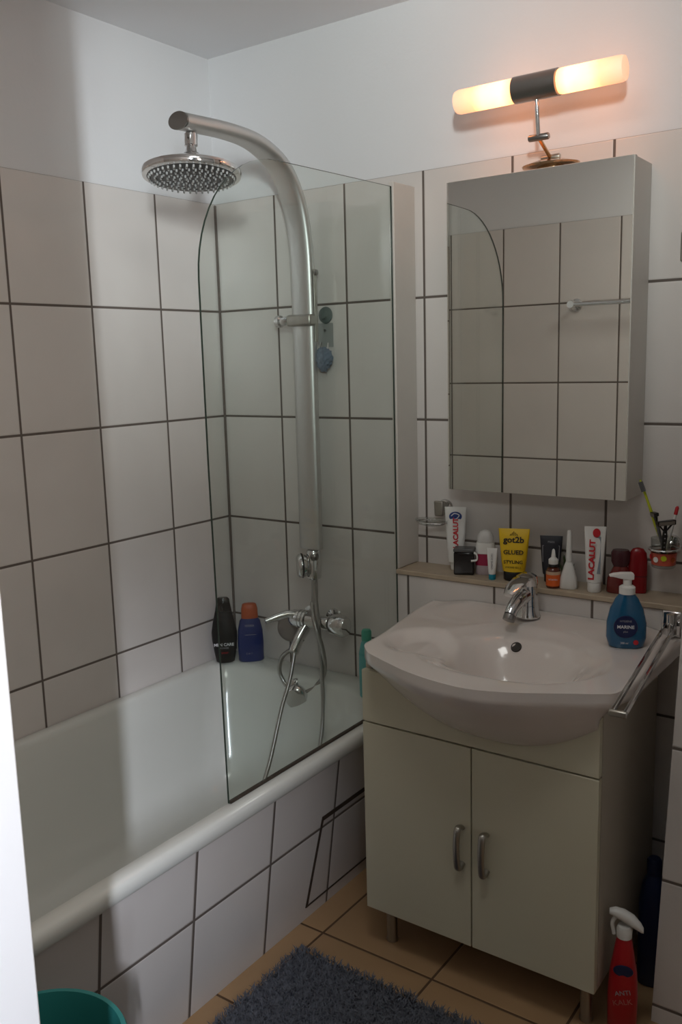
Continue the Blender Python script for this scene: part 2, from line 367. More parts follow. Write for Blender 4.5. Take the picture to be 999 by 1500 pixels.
# ------------------------------------------------------------------ shower column
col = thing('shower_column', 'satin aluminium shower column curving out from the wall over the tub', 'shower column', (.368,-.05,.85))
path = smooth_path([(-.05,.85),(-.05,1.25),(-.05,1.60),(-.058,1.74),(-.085,1.84),(-.140,1.915),(-.23,1.957),(-.34,1.968),(-.505,1.962)], 6)
path = [(a.x, a.y) for a in [Vector((p[0], p[1], 0)) for p in path]]
bm = bmesh.new(); rings = []
for i, (y, z) in enumerate(path):
    a = path[max(0, i-1)]; b = path[min(len(path)-1, i+1)]; t = Vector((b[0]-a[0], b[1]-a[1])).normalized(); nrm = Vector((-t.y, t.x))
    s = i/(len(path)-1); wd = .038-.008*ss(.55, 1, s); th = .017+.001*ss(.5, 1, s)
    rings.append([(c[0], y+.05+nrm.x*c[1], z-.85+nrm.y*c[1]) for c in [(p[0], p[1]) for p in sell(wd, th, 0, 32, 2.8)]])
loft(bm, rings); link('column', bm, m_satin, col, smooth=True, auto=60)
bm = bmesh.new(); lathe(bm, [(.026,0),(.031,.002),(.031,.006),(.001,.009)], (0,0,0), 28, 'y')
for q in bm.verts: q.co = Vector((q.co.x, -q.co.y-.455, q.co.z*.66+1.112))
link('end_cap', bm, m_darkchrome, col, smooth=True)
bm = bmesh.new(); box(bm, .039, .0425, -.004, .010, .60, .80); link('side_rail', bm, m_steel, col, bev=.002)
bm = bmesh.new(); lathe(bm, [(.005,.0),(.008,.002),(.008,.008),(.004,.010)], (.0425,0,.79), 12, 'x'); link('screw', bm, m_darkchrome, col, smooth=True)
# hand shower holder on the column
hold = bm = bmesh.new(); box(bm, -.043, .043, -.030, .012, .645, .677); link('holder_clamp', bm, m_steel, col, bev=.006)
bm = bmesh.new(); lathe(bm, [(.010,-.043),(.013,-.05),(.012,-.066),(.017,-.070),(.017,-.082),(.010,-.086)], (0,-.018,.661), 20, 'x'); link('holder_knob', bm, m_chrome, col, smooth=True)
# overhead shower
hd = thing('overhead_shower', 'round chrome rain shower head with ringed nozzles under the column arm', 'shower head', (.365,-.470,1.852)); hd.rotation_euler = (-.10, -.06, 0)
bm = bmesh.new(); lathe(bm, [(.108,-.013),(.117,-.011),(.120,-.004),(.118,.004),(.10,.012),(.05,.020),(.026,.026),(.024,.040),(.020,.044)], seg=64, cap=True); link('dome', bm, m_chrome, hd, smooth=True, auto=50)
bm = bmesh.new(); lathe(bm, [(.001,-.0150),(.103,-.0150),(.108,-.0125)], seg=48, cap=False); link('nozzle_plate', bm, m_nplate, hd, smooth=True)
bm = bmesh.new()
for k, nr in enumerate((6, 12, 18, 24, 30, 36, 42)):
    rr_ = .013+.0148*k
    for i in range(nr):
        a = 2*PI*i/nr+k*.2; lathe(bm, [(.0028,-.0145),(.0025,-.020),(.0012,-.021)], (rr_*math.cos(a), rr_*math.sin(a), 0), 6)
link('nozzles', bm, m_nozzle, hd)['kind'] = 'stuff'
bm = bmesh.new(); lathe(bm, [(.020,.040),(.015,.046),(.012,.060),(.016,.063),(.016,.090),(.012,.093),(.012,.10)], seg=24); link('ball_joint', bm, m_chrome, hd, smooth=True)
# diverter
DK = 1.3
dv = thing('shower_diverter', 'chrome round diverter knob at the foot of the shower column', 'diverter', (.375,-.05,.79))
bm = bmesh.new(); lathe(bm, [(.018,-.032),(.022,-.028),(.022,.050),(.018,.056)], (0,0,0), 24); link('body', bm, m_chrome, dv, smooth=True)
bm = bmesh.new(); lathe(bm, [(.020,0),(.0255,.004),(.027,.012),(.027,.024),(.024,.028),(.001,.030)], (0,0,0), 32)
o = link('knob', bm, m_chrome, dv, smooth=True); o.rotation_euler = (PI/2, 0, -.75); o.location = (-.014, -.016, .010); o.scale = (DK, DK, 1)
bm = bmesh.new(); lathe(bm, [(.0275,.012),(.0285,.013),(.0285,.017),(.0275,.018)], (0,0,0), 32)
o = link('knob_ring', bm, m_black, dv, smooth=True); o.rotation_euler = (PI/2, 0, -.75); o.location = (-.014, -.016, .010); o.scale = (DK, DK, 1)
bm = bmesh.new(); lathe(bm, [(.010,.04),(.013,.045),(.013,.055),(.009,.06)], (.012,-.012,-.012), 16, 'z'); link('top_nut', bm, m_darkchrome, dv, smooth=True)
bm = bmesh.new(); tube(bm, smooth_path([(0,0,-.03),(0,0,-.08),(-.004,0,-.125)]), .010, 14); link('feed_pipe', bm, m_hose, dv, smooth=True)
# bath mixer
mx_ = thing('bath_mixer', 'chrome wall mounted bath mixer with long lever and round knob', 'tap', (.37,-.05,.625))
mx_.scale = (1,1.05,1.15)
bm = bmesh.new(); lathe(bm, [(.001,-.085),(.020,-.083),(.024,-.075),(.024,-.03),(.019,-.024),(.019,.05),(.016,.055)], (0,0,0), 28, 'x'); link('body', bm, m_chrome, mx_, smooth=True)
for s in (-.045, .040):
    bm = bmesh.new(); lathe(bm, [(.012,-.002),(.012,.036),(.028,.040),(.030,.047),(.030,.0495)], (s,0,0), 24, 'y'); link('wall_rose', bm, m_chrome, mx_, smooth=True)
bm = bmesh.new(); lathe(bm, [(.014,.052),(.016,.058),(.020,.060),(.0215,.066)], (0,0,0), 24, 'x'); link('neck', bm, m_darkchrome, mx_, smooth=True)
bm = bmesh.new(); lathe(bm, [(.020,.066),(.027,.070),(.029,.082),(.029,.108),(.024,.118),(.001,.122)], (0,0,0), 28, 'x'); link('temperature_knob', bm, m_chrome, mx_, smooth=True)
bm = bmesh.new(); tube(bm, [(-.065,-.006,.014),(-.085,-.022,.016),(-.105,-.048,.008),(-.125,-.075,-.002)], [.012,.0135,.013,.010], 14)
for q in bm.verts: q.co.z = .013+(q.co.z-.013)*.8
link('lever', bm, m_chrome, mx_, smooth=True)
for k in range(3):
    bm = bmesh.new(); lathe(bm, [(.022,-.004),(.026,-.003),(.026,.003),(.022,.004)], (-.052+k*.012,0,.0), 24, 'x'); link('collar', bm, m_chrome, mx_, smooth=True)
bm = bmesh.new(); tube(bm, smooth_path([(-.030,-.006,-.018),(-.034,-.035,-.045),(-.036,-.060,-.075)]), [.016]*12+[.014], 18); link('spout', bm, m_chrome, mx_, smooth=True)
# hand shower and hoses
hs = thing('hand_shower', 'small chrome hand shower hanging in its looped metal hose below the mixer', 'hand shower', (.345,-.10,.41))
bm = bmesh.new(); lathe(bm, [(.001,-.016),(.024,-.015),(.030,-.006),(.031,.002),(.026,.010),(.001,.013)], (0,0,0), 32)
o = link('head', bm, m_chrome, hs, smooth=True); o.rotation_euler = (PI/2+.35, 0, .35); o.scale = (1.25,1.5,1.2); o.location = (.0,-.015,-.01)
bm = bmesh.new(); lathe(bm, [(.021,-.0165),(.022,-.0175),(.0,-.018)], (0,0,0), 24, cap=False)
o = link('spray_face', bm, m_nozzle, hs, smooth=True); o.rotation_euler = (PI/2+.35, 0, .35); o.scale = (1.25,1.5,1.2); o.location = (0,-.015,-.01)
bm = bmesh.new(); lathe(bm, [(.011,0),(.013,.006),(.013,.030),(.010,.034)], (0,0,0), 18, 'x'); o = link('handle', bm, m_chrome, hs, smooth=True); o.rotation_euler = (0,-.3,.3); o.location = (-.038,-.004,.022)
bm = bmesh.new(); tube(bm, smooth_path([(.003,.020,.165),(-.025,.000,.135),(-.060,-.004,.105),(-.072,-.006,.06),(-.055,-.004,.022),(-.030,-.003,.012)]), .0065, 12); link('hose', bm, m_hose, hs, smooth=True)
bm = bmesh.new(); tube(bm, smooth_path([(.028,-.004,.010),(.055,.005,.03),(.078,.012,.06),(.088,.012,.10),(.082,.008,.16),(.062,.006,.215),(.036,.030,.250),(.022,.046,.275)]), .0065, 12); link('hose', bm, m_hose, hs, smooth=True)
hz = thing('shower_hose', 'long grey metal shower hose hanging in two strands into the tub', 'hose', (.40,-.12,.30))
bm = bmesh.new(); tube(bm, smooth_path([(-.015,.055,.45),(.008,.04,.32),(.030,.02,.19),(.047,-.005,.06),(.058,-.05,-.05),(.072,-.09,-.125),(.064,-.16,-.20),(.0,-.25,-.205),(-.028,-.23,-.145),(-.040,-.15,-.04),(-.055,-.07,.09),(-.058,-.02,.17),(-.065,.02,.26),(-.067,.045,.305)], 8), .0062, 12)
link('hose', bm, m_hose, hz, smooth=True)
# suction hook with sponge
sh = thing('suction_hook', 'clear suction cup hook on the tiles right of the column', 'hook', (.410,-.002,1.525))
bm = bmesh.new(); lathe(bm, [(.024,-.001),(.022,-.005),(.012,-.009),(.010,-.016),(.001,-.018)], (0,0,0), 28, 'y'); link('cup', bm, mat('smoky suction cup', (.13,.16,.15), .3), sh, smooth=True)
bm = bmesh.new(); box(bm, -.026, .026, -.004, -.001, -.09, -.022); link('plate', bm, m_clearp, sh, bev=.003)
bm = bmesh.new(); lathe(bm, [(.003,-.005),(.003,-.009)], (0,0,-.042), 10, 'y'); link('peg', bm, m_darkchrome, sh)
bm = bmesh.new(); tube(bm, smooth_path([(-.012,-.008,-.075),(-.014,-.016,-.10),(.004,-.020,-.11),(.014,-.016,-.10),(.012,-.008,-.078)]), .0025, 8); link('hook_wire', bm, m_chrome, sh, smooth=True)
sp = bmesh.new(); bmesh.ops.create_icosphere(sp, subdivisions=4, radius=.032)
for q in sp.verts:
    d = q.co.normalized(); q.co = d*(.030+.0035*math.sin(14*d.x+3)*math.sin(12*d.z)+.002*math.sin(31*d.y)); q.co.z *= 1.05
    if d.z < 0: q.co.x *= 1+.45*d.z; q.co.z *= 1.1
    q.co.y *= .65
o = link('bath_puff', sp, m_sponge, None, smooth=True); o.location = (.416,-.028,1.402); tag(o, 'blue grey net bath puff hanging from the suction hook', 'bath puff')
t = thing('wall_disc', 'grey brown round disc on the tiles under the mixer lever', 'wall disc', (.232,-.0005,.570))
bm = bmesh.new(); lathe(bm, [(.040,.0),(.041,-.004),(.037,-.014),(.026,-.022),(.001,-.025)], (0,0,0), 40, 'y'); link('dome', bm, m_greysp, t, smooth=True)
bm = bmesh.new(); lathe(bm, [(.0415,-.001),(.0430,-.002),(.0430,-.005),(.0410,-.006)], (0,0,0), 40, 'y', cap=False); link('edge_ring', bm, m_steel, t, smooth=True)

# ------------------------------------------------------------------ bottles on the tub rim
def bottle(root, prof, mt, name='body', e=2.4, n=36, parent=None):
    bm = bmesh.new(); loft(bm, [sell(a, b, z, n, e) for a, b, z in prof]); return link(name, bm, mt, parent or root, smooth=True, auto=50)
b1 = thing('shampoo_bottle', 'black tapered shampoo bottle standing upside down look on the tub corner', 'bottle', (.063,-.118,.463), .75)
b1['label'] = 'black tapered shower gel bottle with pale lettering in the tub corner'
bottle(b1, [(.022,.010,0),(.029,.0125,.004),(.034,.015,.035),(.0395,.0175,.075),(.0400,.018,.10),(.035,.016,.13),(.026,.013,.168)], m_black)
bottle(b1, [(.026,.013,.169),(.022,.012,.192),(.020,.011,.206),(.015,.008,.211)], m_blackgloss, 'cap')
text('lettering', 'MEN CARE', .013, m_txtw, b1, (-.003,-.0178,.062), bold=.0003); text('lettering', 'POWER', .008, m_txtg, b1, (-.002,-.0166,.050)); text('lettering', 'SPORT', .0075, m_txtr, b1, (-.001,-.0155,.034))
b2 = thing('shampoo_bottle', 'blue shampoo bottle with orange cap beside the black one', 'bottle', (.122,-.062,.463), .75)
bottle(b2, [(.036,.016,0),(.040,.018,.004),(.041,.0185,.06),(.039,.0175,.10),(.032,.016,.132),(.026,.0145,.140)], m_navy)
bottle(b2, [(.0265,.0155,.1402),(.0255,.015,.170),(.022,.013,.1845),(.018,.010,.187)], m_orange, 'cap')
text('lettering', 'NIVEA', .0105, m_txtg, b2, (-.002,-.0176,.118)); bmx = bmesh.new(); box(bmx, -.018, .018, -.0190, -.0184, .0885, .0897); link('label_line', bmx, m_txtg, b2)
text('lettering', '2 in 1', .009, m_txtg, b2, (-.006,-.0186,.028))
b3 = thing('body_wash_bottle', 'slim translucent teal bottle on the rim end beside the washbasin', 'bottle', (.612,-.130,.463), .4)
bottle(b3, [(.019,.013,0),(.022,.015,.004),(.023,.016,.08),(.022,.015,.13),(.016,.012,.158),(.012,.010,.165)], m_teal)
bottle(b3, [(.014,.012,.1655),(.014,.012,.190),(.011,.009,.196)], m_tealcap, 'cap')
bmx = bmesh.new(); box(bmx, -.012, .012, -.0172, -.0166, .03, .09); link('label', bmx, mat('pale teal label', (.25,.5,.5), .5), b3)

# ------------------------------------------------------------------ mirror cabinet
mc = thing('mirror_cabinet', 'tall wall cabinet with mirrored door above the washbasin ledge', 'mirror cabinet', (1.097,0,1.068))
bm = bmesh.new(); box(bm, -.222, .222, -.112, -.0005, 0, .742); link('carcass', bm, m_fin, mc, bev=.001)
bm = bmesh.new(); box(bm, -.225, .225, -.127, -.1135, .0, .742); d_ = link('door', bm, m_fin, mc, bev=.0008)
bm = bmesh.new(); box(bm, -.2235, .2235, -.1305, -.1275, .0015, .7405); link('mirror', bm, m_mirror, d_)
# lamp on the cabinet
lp = thing('mirror_lamp', 'lit twin tube lamp with dark middle on a bent chrome arm above the mirror cabinet', 'lamp', (1.104,-.055,1.811))
bm = bmesh.new(); lathe(bm, [(.030,0),(.034,.004),(.034,.010),(.066,.014),(.068,.018),(.040,.026),(.014,.030)], (0,0,0), 40); o = link('base_dish', bm, m_copper, lp, smooth=True); o.scale = (1,.75,1)
bm = bmesh.new(); lathe(bm, [(.006,-.022),(.007,-.020),(.007,.020),(.006,.022)], (0,0,.034), 16, 'x'); link('lower_joint', bm, m_steel, lp, smooth=True)
bm = bmesh.new(); tube(bm, [(0,0,.032),(0,-.068,.064)], .0045, 12); link('lower_arm', bm, m_copper, lp, smooth=True)
bm = bmesh.new(); lathe(bm, [(.006,-.024),(.0075,-.022),(.0075,.022),(.006,.024)], (0,-.070,.066), 18, 'x'); link('elbow_joint', bm, m_darkchrome, lp, smooth=True)
bm = bmesh.new(); tube(bm, [(0,-.072,.068),(0,-.085,.150)], .0048, 12); link('upper_arm', bm, m_chrome, lp, smooth=True)
bm = bmesh.new(); lathe(bm, [(.024,-.053),(.0285,-.051),(.0285,.051),(.024,.053)], (0,-.085,.170), 36, 'x'); link('centre_sleeve', bm, m_darkchrome, lp, smooth=True)
for s in (-1, 1):
    pr = [(.0255,.0535),(.0265,.06),(.0265,.188),(.0245,.196),(.019,.198)]
    bm = bmesh.new(); lathe(bm, [(r, s*h) for r, h in pr], (0,0,0), 32, 'x'); o = link('glass_tube', bm, m_lamp, lp, smooth=True); o.location = (0,-.085,.170)
# ------------------------------------------------------------------ vanity
vn = thing('vanity_cabinet', 'cream two door washbasin cabinet on short round feet', 'cabinet', (1.125,-.30,0))
X0, X1, Y0, Z0, ZD, ZT = .847-1.125, 1.403-1.125, -.50+.30, .107, .576, .745
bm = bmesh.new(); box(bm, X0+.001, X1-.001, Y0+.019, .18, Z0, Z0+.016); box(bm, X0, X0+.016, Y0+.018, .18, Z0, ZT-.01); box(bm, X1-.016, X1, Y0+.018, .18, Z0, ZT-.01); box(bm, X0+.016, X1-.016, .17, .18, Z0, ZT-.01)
link('carcass', bm, m_cab_shaded, vn)
bm = bmesh.new(); box(bm, X0, X1, Y0, Y0+.016, ZD+.002, ZT-.045); link('top_panel', bm, m_cab, vn, bev=.001)
for k, (a, b) in enumerate(((X0, -.0015), (.0015, X1))):
    bm = bmesh.new(); box(bm, a, b, Y0, Y0+.016, Z0, ZD-.002); dd = link('door', bm, m_cab, vn, bev=.001)
    hx = (-.023, .036)[k]; zc = .345
    bm = bmesh.new(); tube(bm, smooth_path([(hx,Y0,zc+.042),(hx,Y0-.018,zc+.047),(hx,Y0-.024,zc+.03),(hx,Y0-.026,zc),(hx,Y0-.024,zc-.03),(hx,Y0-.018,zc-.047),(hx,Y0,zc-.042)]), .0058, 12)
    for q in bm.verts: q.co.x = hx+(q.co.x-hx)*1.35
    link('handle', bm, m_steel, dd, smooth=True)
for x, y in ((X0+.035,Y0+.055),(X1-.035,Y0+.055),(X0+.035,.15),(X1-.035,.15)):
    bm = bmesh.new(); lathe(bm, [(.014,.0),(.015,.003),(.013,.01),(.013,.1065)], (x,y,0), 20); link('foot', bm, m_steel, vn, smooth=True)
# washbasin
wb = thing('washbasin', 'white ceramic washbasin with bulging front and oval bowl on the cabinet', 'washbasin', (1.13,-.30,.765))
lipx = [.851,.90,.955,1.03,1.11,1.19,1.27,1.34,1.40,1.437,1.447]; lipy = [.505,.552,.580,.612,.632,.636,.610,.572,.540,.515,.480]
def lip(u):
    x = .851+(1.447-.851)*u
    for i in range(len(lipx)-1):
        if x <= lipx[i+1]+1e-9:
            t = (x-lipx[i])/(lipx[i+1]-lipx[i]); a, b = lipy[max(0,i-1)], lipy[i]; c, d = lipy[i+1], lipy[min(len(lipy)-1, i+2)]
            return .5*((2*b)+(c-a)*t+(2*a-5*b+4*c-d)*t*t+(3*b-a-3*c+d)*t**3)
    return lipy[-1]
NU, NV = 110, 80
def surf(u, v):
    yf = lip(u); e = min(u, 1-u); yf -= .035*(1-min(1, e/.035))**2.2
    y = .107+(yf-.107)*v
    xl = .803+.048*ss(0, 1, (y-.107)/.40); xr = 1.452-.005*v
    x = xl+(xr-xl)*u
    return x, -y
def hgt(x, y):
    z = .765
    # raised back deck with tap platform
    z += .014*(1-ss(.13, .24, -y))*ss(.83, .93, x)*(1-ss(1.36, 1.44, x))
    # bowl
    dx, dy = (x-1.165)/.175, (y+.385)/.150
    d = (abs(dx)**2.5+abs(dy)**2.5)**(1/2.5)
    z -= .012*(1-ss(.95, 1.22, d)); z -= .115*(1-ss(.25, 1.0, d))**1.0
    # shallow soap recess at the left
    dx, dy = (x-.955)/.085, (y+.415)/.095
    d2 = math.sqrt(dx*dx+dy*dy); z -= .020*(1-ss(.45, 1.05, d2))
    # shallow shelf between bowl and right deck
    dx, dy = (x-1.30)/.09, (y+.40)/.11
    z -= .010*(1-ss(.5, 1.0, math.sqrt(dx*dx+dy*dy)))
    return z
bm = bmesh.new(); G = []
for i in range(NU+1):
    r = []
    for j in range(NV+1):
        x, y = surf(i/NU, j/NV); e = min(i/NU, 1-i/NU, 1.02-j/NV)
        # rounded edge of the rim
        r.append(bm.verts.new((x-1.13, y+.30, hgt(x, y)-.765-.006*max(0, 1-e/.02)**2)))
    G.append(r)
for i in range(NU):
    for j in range(NV): bm.faces.new((G[i][j], G[i+1][j], G[i+1][j+1], G[i][j+1]))
# outer skirt: left side, front, right side
loop = [G[0][j] for j in range(NV+1)]+[G[i][NV] for i in range(1, NU+1)]+[G[NU][j] for j in range(NV-1, -1, -1)]
co = [v.co.copy() for v in loop]
def abot(x):   # underside height at the cabinet face
    return .600+.155*min(1, abs((x-1.165)/.32))**2.3
prev = loop
LV = [(.0, .012), (.03, .028), (.10, .045), (.25, .25), (.45, .50), (.68, .75), (.88, .92), (1.0, 1.0)]
for k, (inn, dn) in enumerate(LV):
    ring = []
    for c in co:
        X, Y = c.x+1.13, c.y-.30
        front = ss(.30, .52, -Y)
        ty = max(Y, -.494) if Y < -.494 else Y; tx = min(max(X, .852), 1.398)
        zb = min(.735, abot(X)) if front > .5 else .735
        zb = .735+(abot(X)-.735)*front if abot(X) < .735 else .735
        zt = c.z+.765
        t = inn**1.1
        if k < 3: ring.append(bm.verts.new((c.x, c.y, zt-.765-dn*.6)))
        else:
            nx = X+(tx-X)*t; ny = Y+(ty-Y)*t; nz = (zt-.027)+(zb-(zt-.027))*dn
            ring.append(bm.verts.new((nx-1.13, ny+.30, nz-.765)))
    for i in range(len(ring)-1): bm.faces.new((prev[i], prev[i+1], ring[i+1], ring[i]))
    prev = ring
o = link('bowl', bm, m_ceramic, wb, smooth=True, auto=70)
bm = bmesh.new(); lathe(bm, [(.0001,.004),(.009,.004),(.012,.0055),(.013,.003),(.012,0)], (0,0,0), 24, cap=False); o = link('overflow_hole', bm, [m_hole_shade], wb, smooth=True)
o.location = (-.008,.035,-.034); o.rotation_euler = (.75,0,0)
# basin tap
tp = thing('basin_tap', 'chrome single lever tap on the back of the washbasin', 'tap', (1.105,-.165,.7785), -.12)
tp.scale = (1.12,1.12,1.12)
bm = bmesh.new(); lathe(bm, [(.026,0),(.027,.003),(.024,.010),(.021,.03),(.020,.062),(.019,.070)], seg=32); link('body', bm, m_chrome, tp, smooth=True)
bm = bmesh.new(); tube(bm, smooth_path([(0,-.008,.050),(0,-.034,.045),(0,-.060,.032),(0,-.072,.020)]), [.017,.0168,.0165,.016,.0158,.0155,.015,.015,.0148,.0145,.014,.0138,.0135,.013,.0128,.0128,.0125,.0125,.0125], 18)
link('spout', bm, m_chrome, tp, smooth=True)
bm = bmesh.new(); lathe(bm, [(.0125,-.004),(.013,-.003),(.013,.008),(.011,.009)], (0,0,0), 20); o = link('aerator', bm, m_darkchrome, tp, smooth=True); o.location = (0,-.075,.012); o.rotation_euler = (-.6,0,0)
bm = bmesh.new(); loft(bm, [sell(.0205,.0205,.070,24,2,(0,0)), sell(.022,.022,.078,24,2,(0,-.002)), sell(.021,.024,.090,24,2,(0,-.006)), sell(.010,.014,.097,24,2,(0,-.006))]); link('lever_base', bm, m_chrome, tp, smooth=True)
bm = bmesh.new(); loft(bm, [[(x*1.0, y, z) for x, y, z in [(.018*math.cos(a)*s, yy, zz+.006*math.sin(a)*s2) for a in [2*PI*i/20 for i in range(20)]]] for s, s2, yy, zz in ((.8,1,-.004,.088),(1.1,1.1,-.028,.086),(1.05,.9,-.058,.076),(.6,.6,-.080,.064))]); link('lever', bm, m_chrome, tp, smooth=True)
# soap pump bottle
sb = thing('soap_bottle', 'blue liquid soap pump bottle with white pump on the washbasin', 'soap bottle', (1.362,-.228,.7655), .42)
bottle(sb, [(.034,.020,0),(.038,.023,.004),(.0425,.0255,.022),(.042,.025,.055),(.035,.021,.085),(.024,.016,.108),(.016,.013,.118)], m_soap, e=2.3)
bm = bmesh.new(); lathe(bm, [(.017,.1185),(.017,.133),(.013,.136),(.009,.137),(.009,.150)], seg=28); pc = link('pump_collar', bm, m_white, sb, smooth=True)
bm = bmesh.new(); loft(bm, [[(x, y, z) for y, z in ((-.009,.150+h),(.009,.150+h),(.009,.150+t),(-.009,.150+t))] for x, h, t in ((-.038,.0065,.0085),(-.030,.006,.0115),(-.014,.002,.014),(.008,.0,.0145),(.013,.001,.012))]); link('pump_nozzle', bm, m_white, sb, bev=.003)
bm = bmesh.new(); lathe(bm, [(.0001,-.0262),(.0245,-.0262),(.0250,-.0245)], (-.004,0,.050), 36, 'y', cap=False); lb = link('label', bm, m_soaplab, sb, smooth=True)
text('lettering', 'MARINE', .0100, m_txtw, lb, (-.004,-.0268,.050), bold=.0002); text('lettering', 'HYGIENE', .006, m_txtg, lb, (-.004,-.0268,.063)); text('lettering', 'plus', .006, m_txtg, lb, (-.004,-.0268,.040))
bm = bmesh.new(); lathe(bm, [(.0001,-.0262),(.0052,-.0260),(.0055,-.025)], (.018,0,.016), 20, 'y', cap=False); link('red_dot', bm, m_txtr, sb)
text('lettering', '300 ml', .006, m_txtw, sb, (-.006,-.0262,.014))

# towel rail
tr = thing('towel_rail', 'chrome double bar swivel towel rail reaching out beside the washbasin', 'towel rail', (1.428,-.106,.795))
bm = bmesh.new(); box(bm, -.022, .022, -.010, -.0004, -.030, .030); link('wall_plate', bm, m_chrome, tr, bev=.004)
bm = bmesh.new(); tube(bm, [(0,-.022,-.026),(0,-.022,.026)], .0085, 18); box(bm, -.006, .006, -.022, -.004, -.020, .020); link('hinge', bm, m_chrome, tr, smooth=True)
for s, x1 in ((-1, .050), (1, .072)):
    bm = bmesh.new(); p0 = Vector((.011*s,-.022,-.002)); p1 = Vector((x1,-.555,-.006)); dirv = (p1-p0).normalized()
    r = []
    for p in (p0, p1):
        sd = Vector((1,0,0)); r.append([p+sd*a+Vector((0,0,b)) for a, b in ((-.0032,-.005),(.0032,-.005),(.0032,.005),(-.0032,.005))])
    loft(bm, r); link('bar', bm, m_chrome, tr, bev=.0015)
bm = bmesh.new(); box(bm, .045, .078, -.562, -.553, -.012, .000); link('end_cap', bm, m_steel, tr, bev=.003)

# ------------------------------------------------------------------ things on the ledge
LZ = .8375
def squeeze(t, w_top, h, r_bot, capr, caph, mt, mcap, bulge=1.0, z0=0):
    bm = bmesh.new(); rg = []
    for k in range(13):
        s = k/12; a = r_bot+(w_top-r_bot)*s**.8; b = r_bot*.85*(1-s)**.7*bulge+.0008
        rg.append(sell(a, b, z0+caph+.001+(h-caph)*s, 32, 2+1.5*s))
    loft(bm, rg); body = link('tube_body', bm, mt, t, smooth=True, auto=60)
    bm = bmesh.new(); lathe(bm, [(capr*.93,z0),(capr,z0+.002),(capr,z0+caph-.001),(capr*.97,z0+caph)], seg=28); link('cap', bm, mcap, t, smooth=True)
    return body
t = thing('toothpaste_tube', 'white toothpaste tube with blue emblem at the left end of the ledge', 'toothpaste', (.842,-.035,LZ), .35)
t.scale = (1.1, 1, 1.12)
squeeze(t, .0265, .150, .018, .013, .018, m_white, m_white)
text('lettering', 'LACALUT', .017, m_txtr, t, (.002,-.0135,.090), rot=(PI/2-.08,-PI/2,0), bold=.0006)
bm = bmesh.new(); lathe(bm, [(.0,-.0052),(.015,-.0048),(.016,-.003)], (0,0,0), 28, 'y', cap=False); o = link('emblem', bm, m_txtblue, t); o.location = (0,-.001,.128); o.scale = (1,1,.75)
bm = bmesh.new(); tube(bm, smooth_path([(-.010,0,.002),(-.002,0,.008),(.009,0,.004),(.002,0,-.005),(-.008,0,-.006)]), .0013, 6); o = link('emblem_swirl', bm, m_txtw, t); o.location = (0,-.0068,.128)
t = thing('black_box', 'small glossy black square box on the ledge before the left tube', 'box', (.884,-.066,LZ), .35)
t.scale = (1, 1, 1.15)
bm = bmesh.new(); box(bm, -.026, .026, -.020, .020, 0, .052); link('box_body', bm, m_blackgloss, t, bev=.003)
bm = bmesh.new(); box(bm, -.027, .027, -.021, .021, .0525, .060); link('lid', bm, m_greyplast, t, bev=.002)
bm = bmesh.new(); tube(bm, smooth_path([(.027,-.018,.052),(.034,-.020,.048),(.034,-.020,.036),(.020,-.0235,.034)]), .0025, 8); link('clasp', bm, m_white, t, smooth=True)
t = thing('deodorant_bottle', 'white rounded roll-on bottle with magenta band behind the small tube', 'deodorant', (.934,-.045,LZ), .35)
t.scale = (1.05, 1, 1.25)
bottle(t, [(.022,.014,0),(.024,.016,.003),(.024,.016,.020)], mat('pale lilac plastic', (.5,.42,.45), .4), 'foot', e=2.6)
bottle(t, [(.0245,.0165,.0202),(.0245,.0165,.044)], m_magenta, 'band', e=2.6)
bottle(t, [(.024,.016,.0445),(.0235,.016,.060),(.022,.015,.068)], m_white, 'shoulder', e=2.6)
bottle(t, [(.0205,.0145,.0685),(.020,.014,.080),(.014,.011,.090),(.004,.004,.094)], mat('grey white cap', (.6,.58,.56), .35), 'cap', e=2.4)
t = thing('cream_tube', 'little white cream tube with teal cap beside the yellow tube', 'cream tube', (.974,-.088,LZ), .35)
t.scale = (1, 1, 1.08)
squeeze(t, .0135, .074, .009, .009, .012, m_white, m_cyan)
text('lettering', 'CREME SOIN', .0068, m_txtg, t, (.0,-.0078,.044), rot=(PI/2-.08,-PI/2,0))
t = thing('hair_gel_tube', 'yellow hair gel tube standing on its black cap', 'hair gel', (1.022,-.062,LZ+.0), .32)
t.scale = (1.17, 1.1, 1.1)
squeeze(t, .0335, .118, .024, .0225, .020, m_yellow, m_black, .95)
for s, z, sz, bd in (('got2b', .094, .019, .0005), ('GLUED', .066, .0135, .0003), ('STYLING', .044, .0105, .0002), ('SPIKING GLUE', .032, .0055, 0)):
    yy = -(.0204*(1-(z-.021)/.098)**.7*.95+.0008)-.0012
    text('lettering', s, sz, m_txtk, t, (0, yy, z), rot=(PI/2-.17,0,0), bold=bd)
bm = bmesh.new(); 
for k in range(5): tube(bm, [(-.008+.004*k,0,0),(-.006+.003*k,0,.004+.003*(2-abs(k-2)))], .0007, 5)
o = link('emblem', bm, m_txtk, t); o.location = (0,-.0078,.104)
t = thing('face_cream_tube', 'black squeeze tube with pale outline behind the dropper bottle', 'cream tube', (1.110,-.036,LZ), .3)
t.scale = (1.05, 1, 1.15)
squeeze(t, .0265, .100, .019, .016, .016, mat('black satin tube', (.02,.02,.028), .4), m_black)
bm = bmesh.new()
for a, b in (((-.018,.045),(-.0195,.080)), ((-.0195,.080),(.0195,.080)), ((.0195,.080),(.018,.045))):
    tube(bm, [(a[0],-.0125+(a[1]-.045)*.2,a[1]), (b[0],-.0125+(b[1]-.045)*.2,b[1])], .0008, 6)
link('printed_frame', bm, m_txtg, t); text('lettering', 'MAN', .007, m_txtg, t, (0,-.0060,.088), rot=(PI/2-.15,0,0))
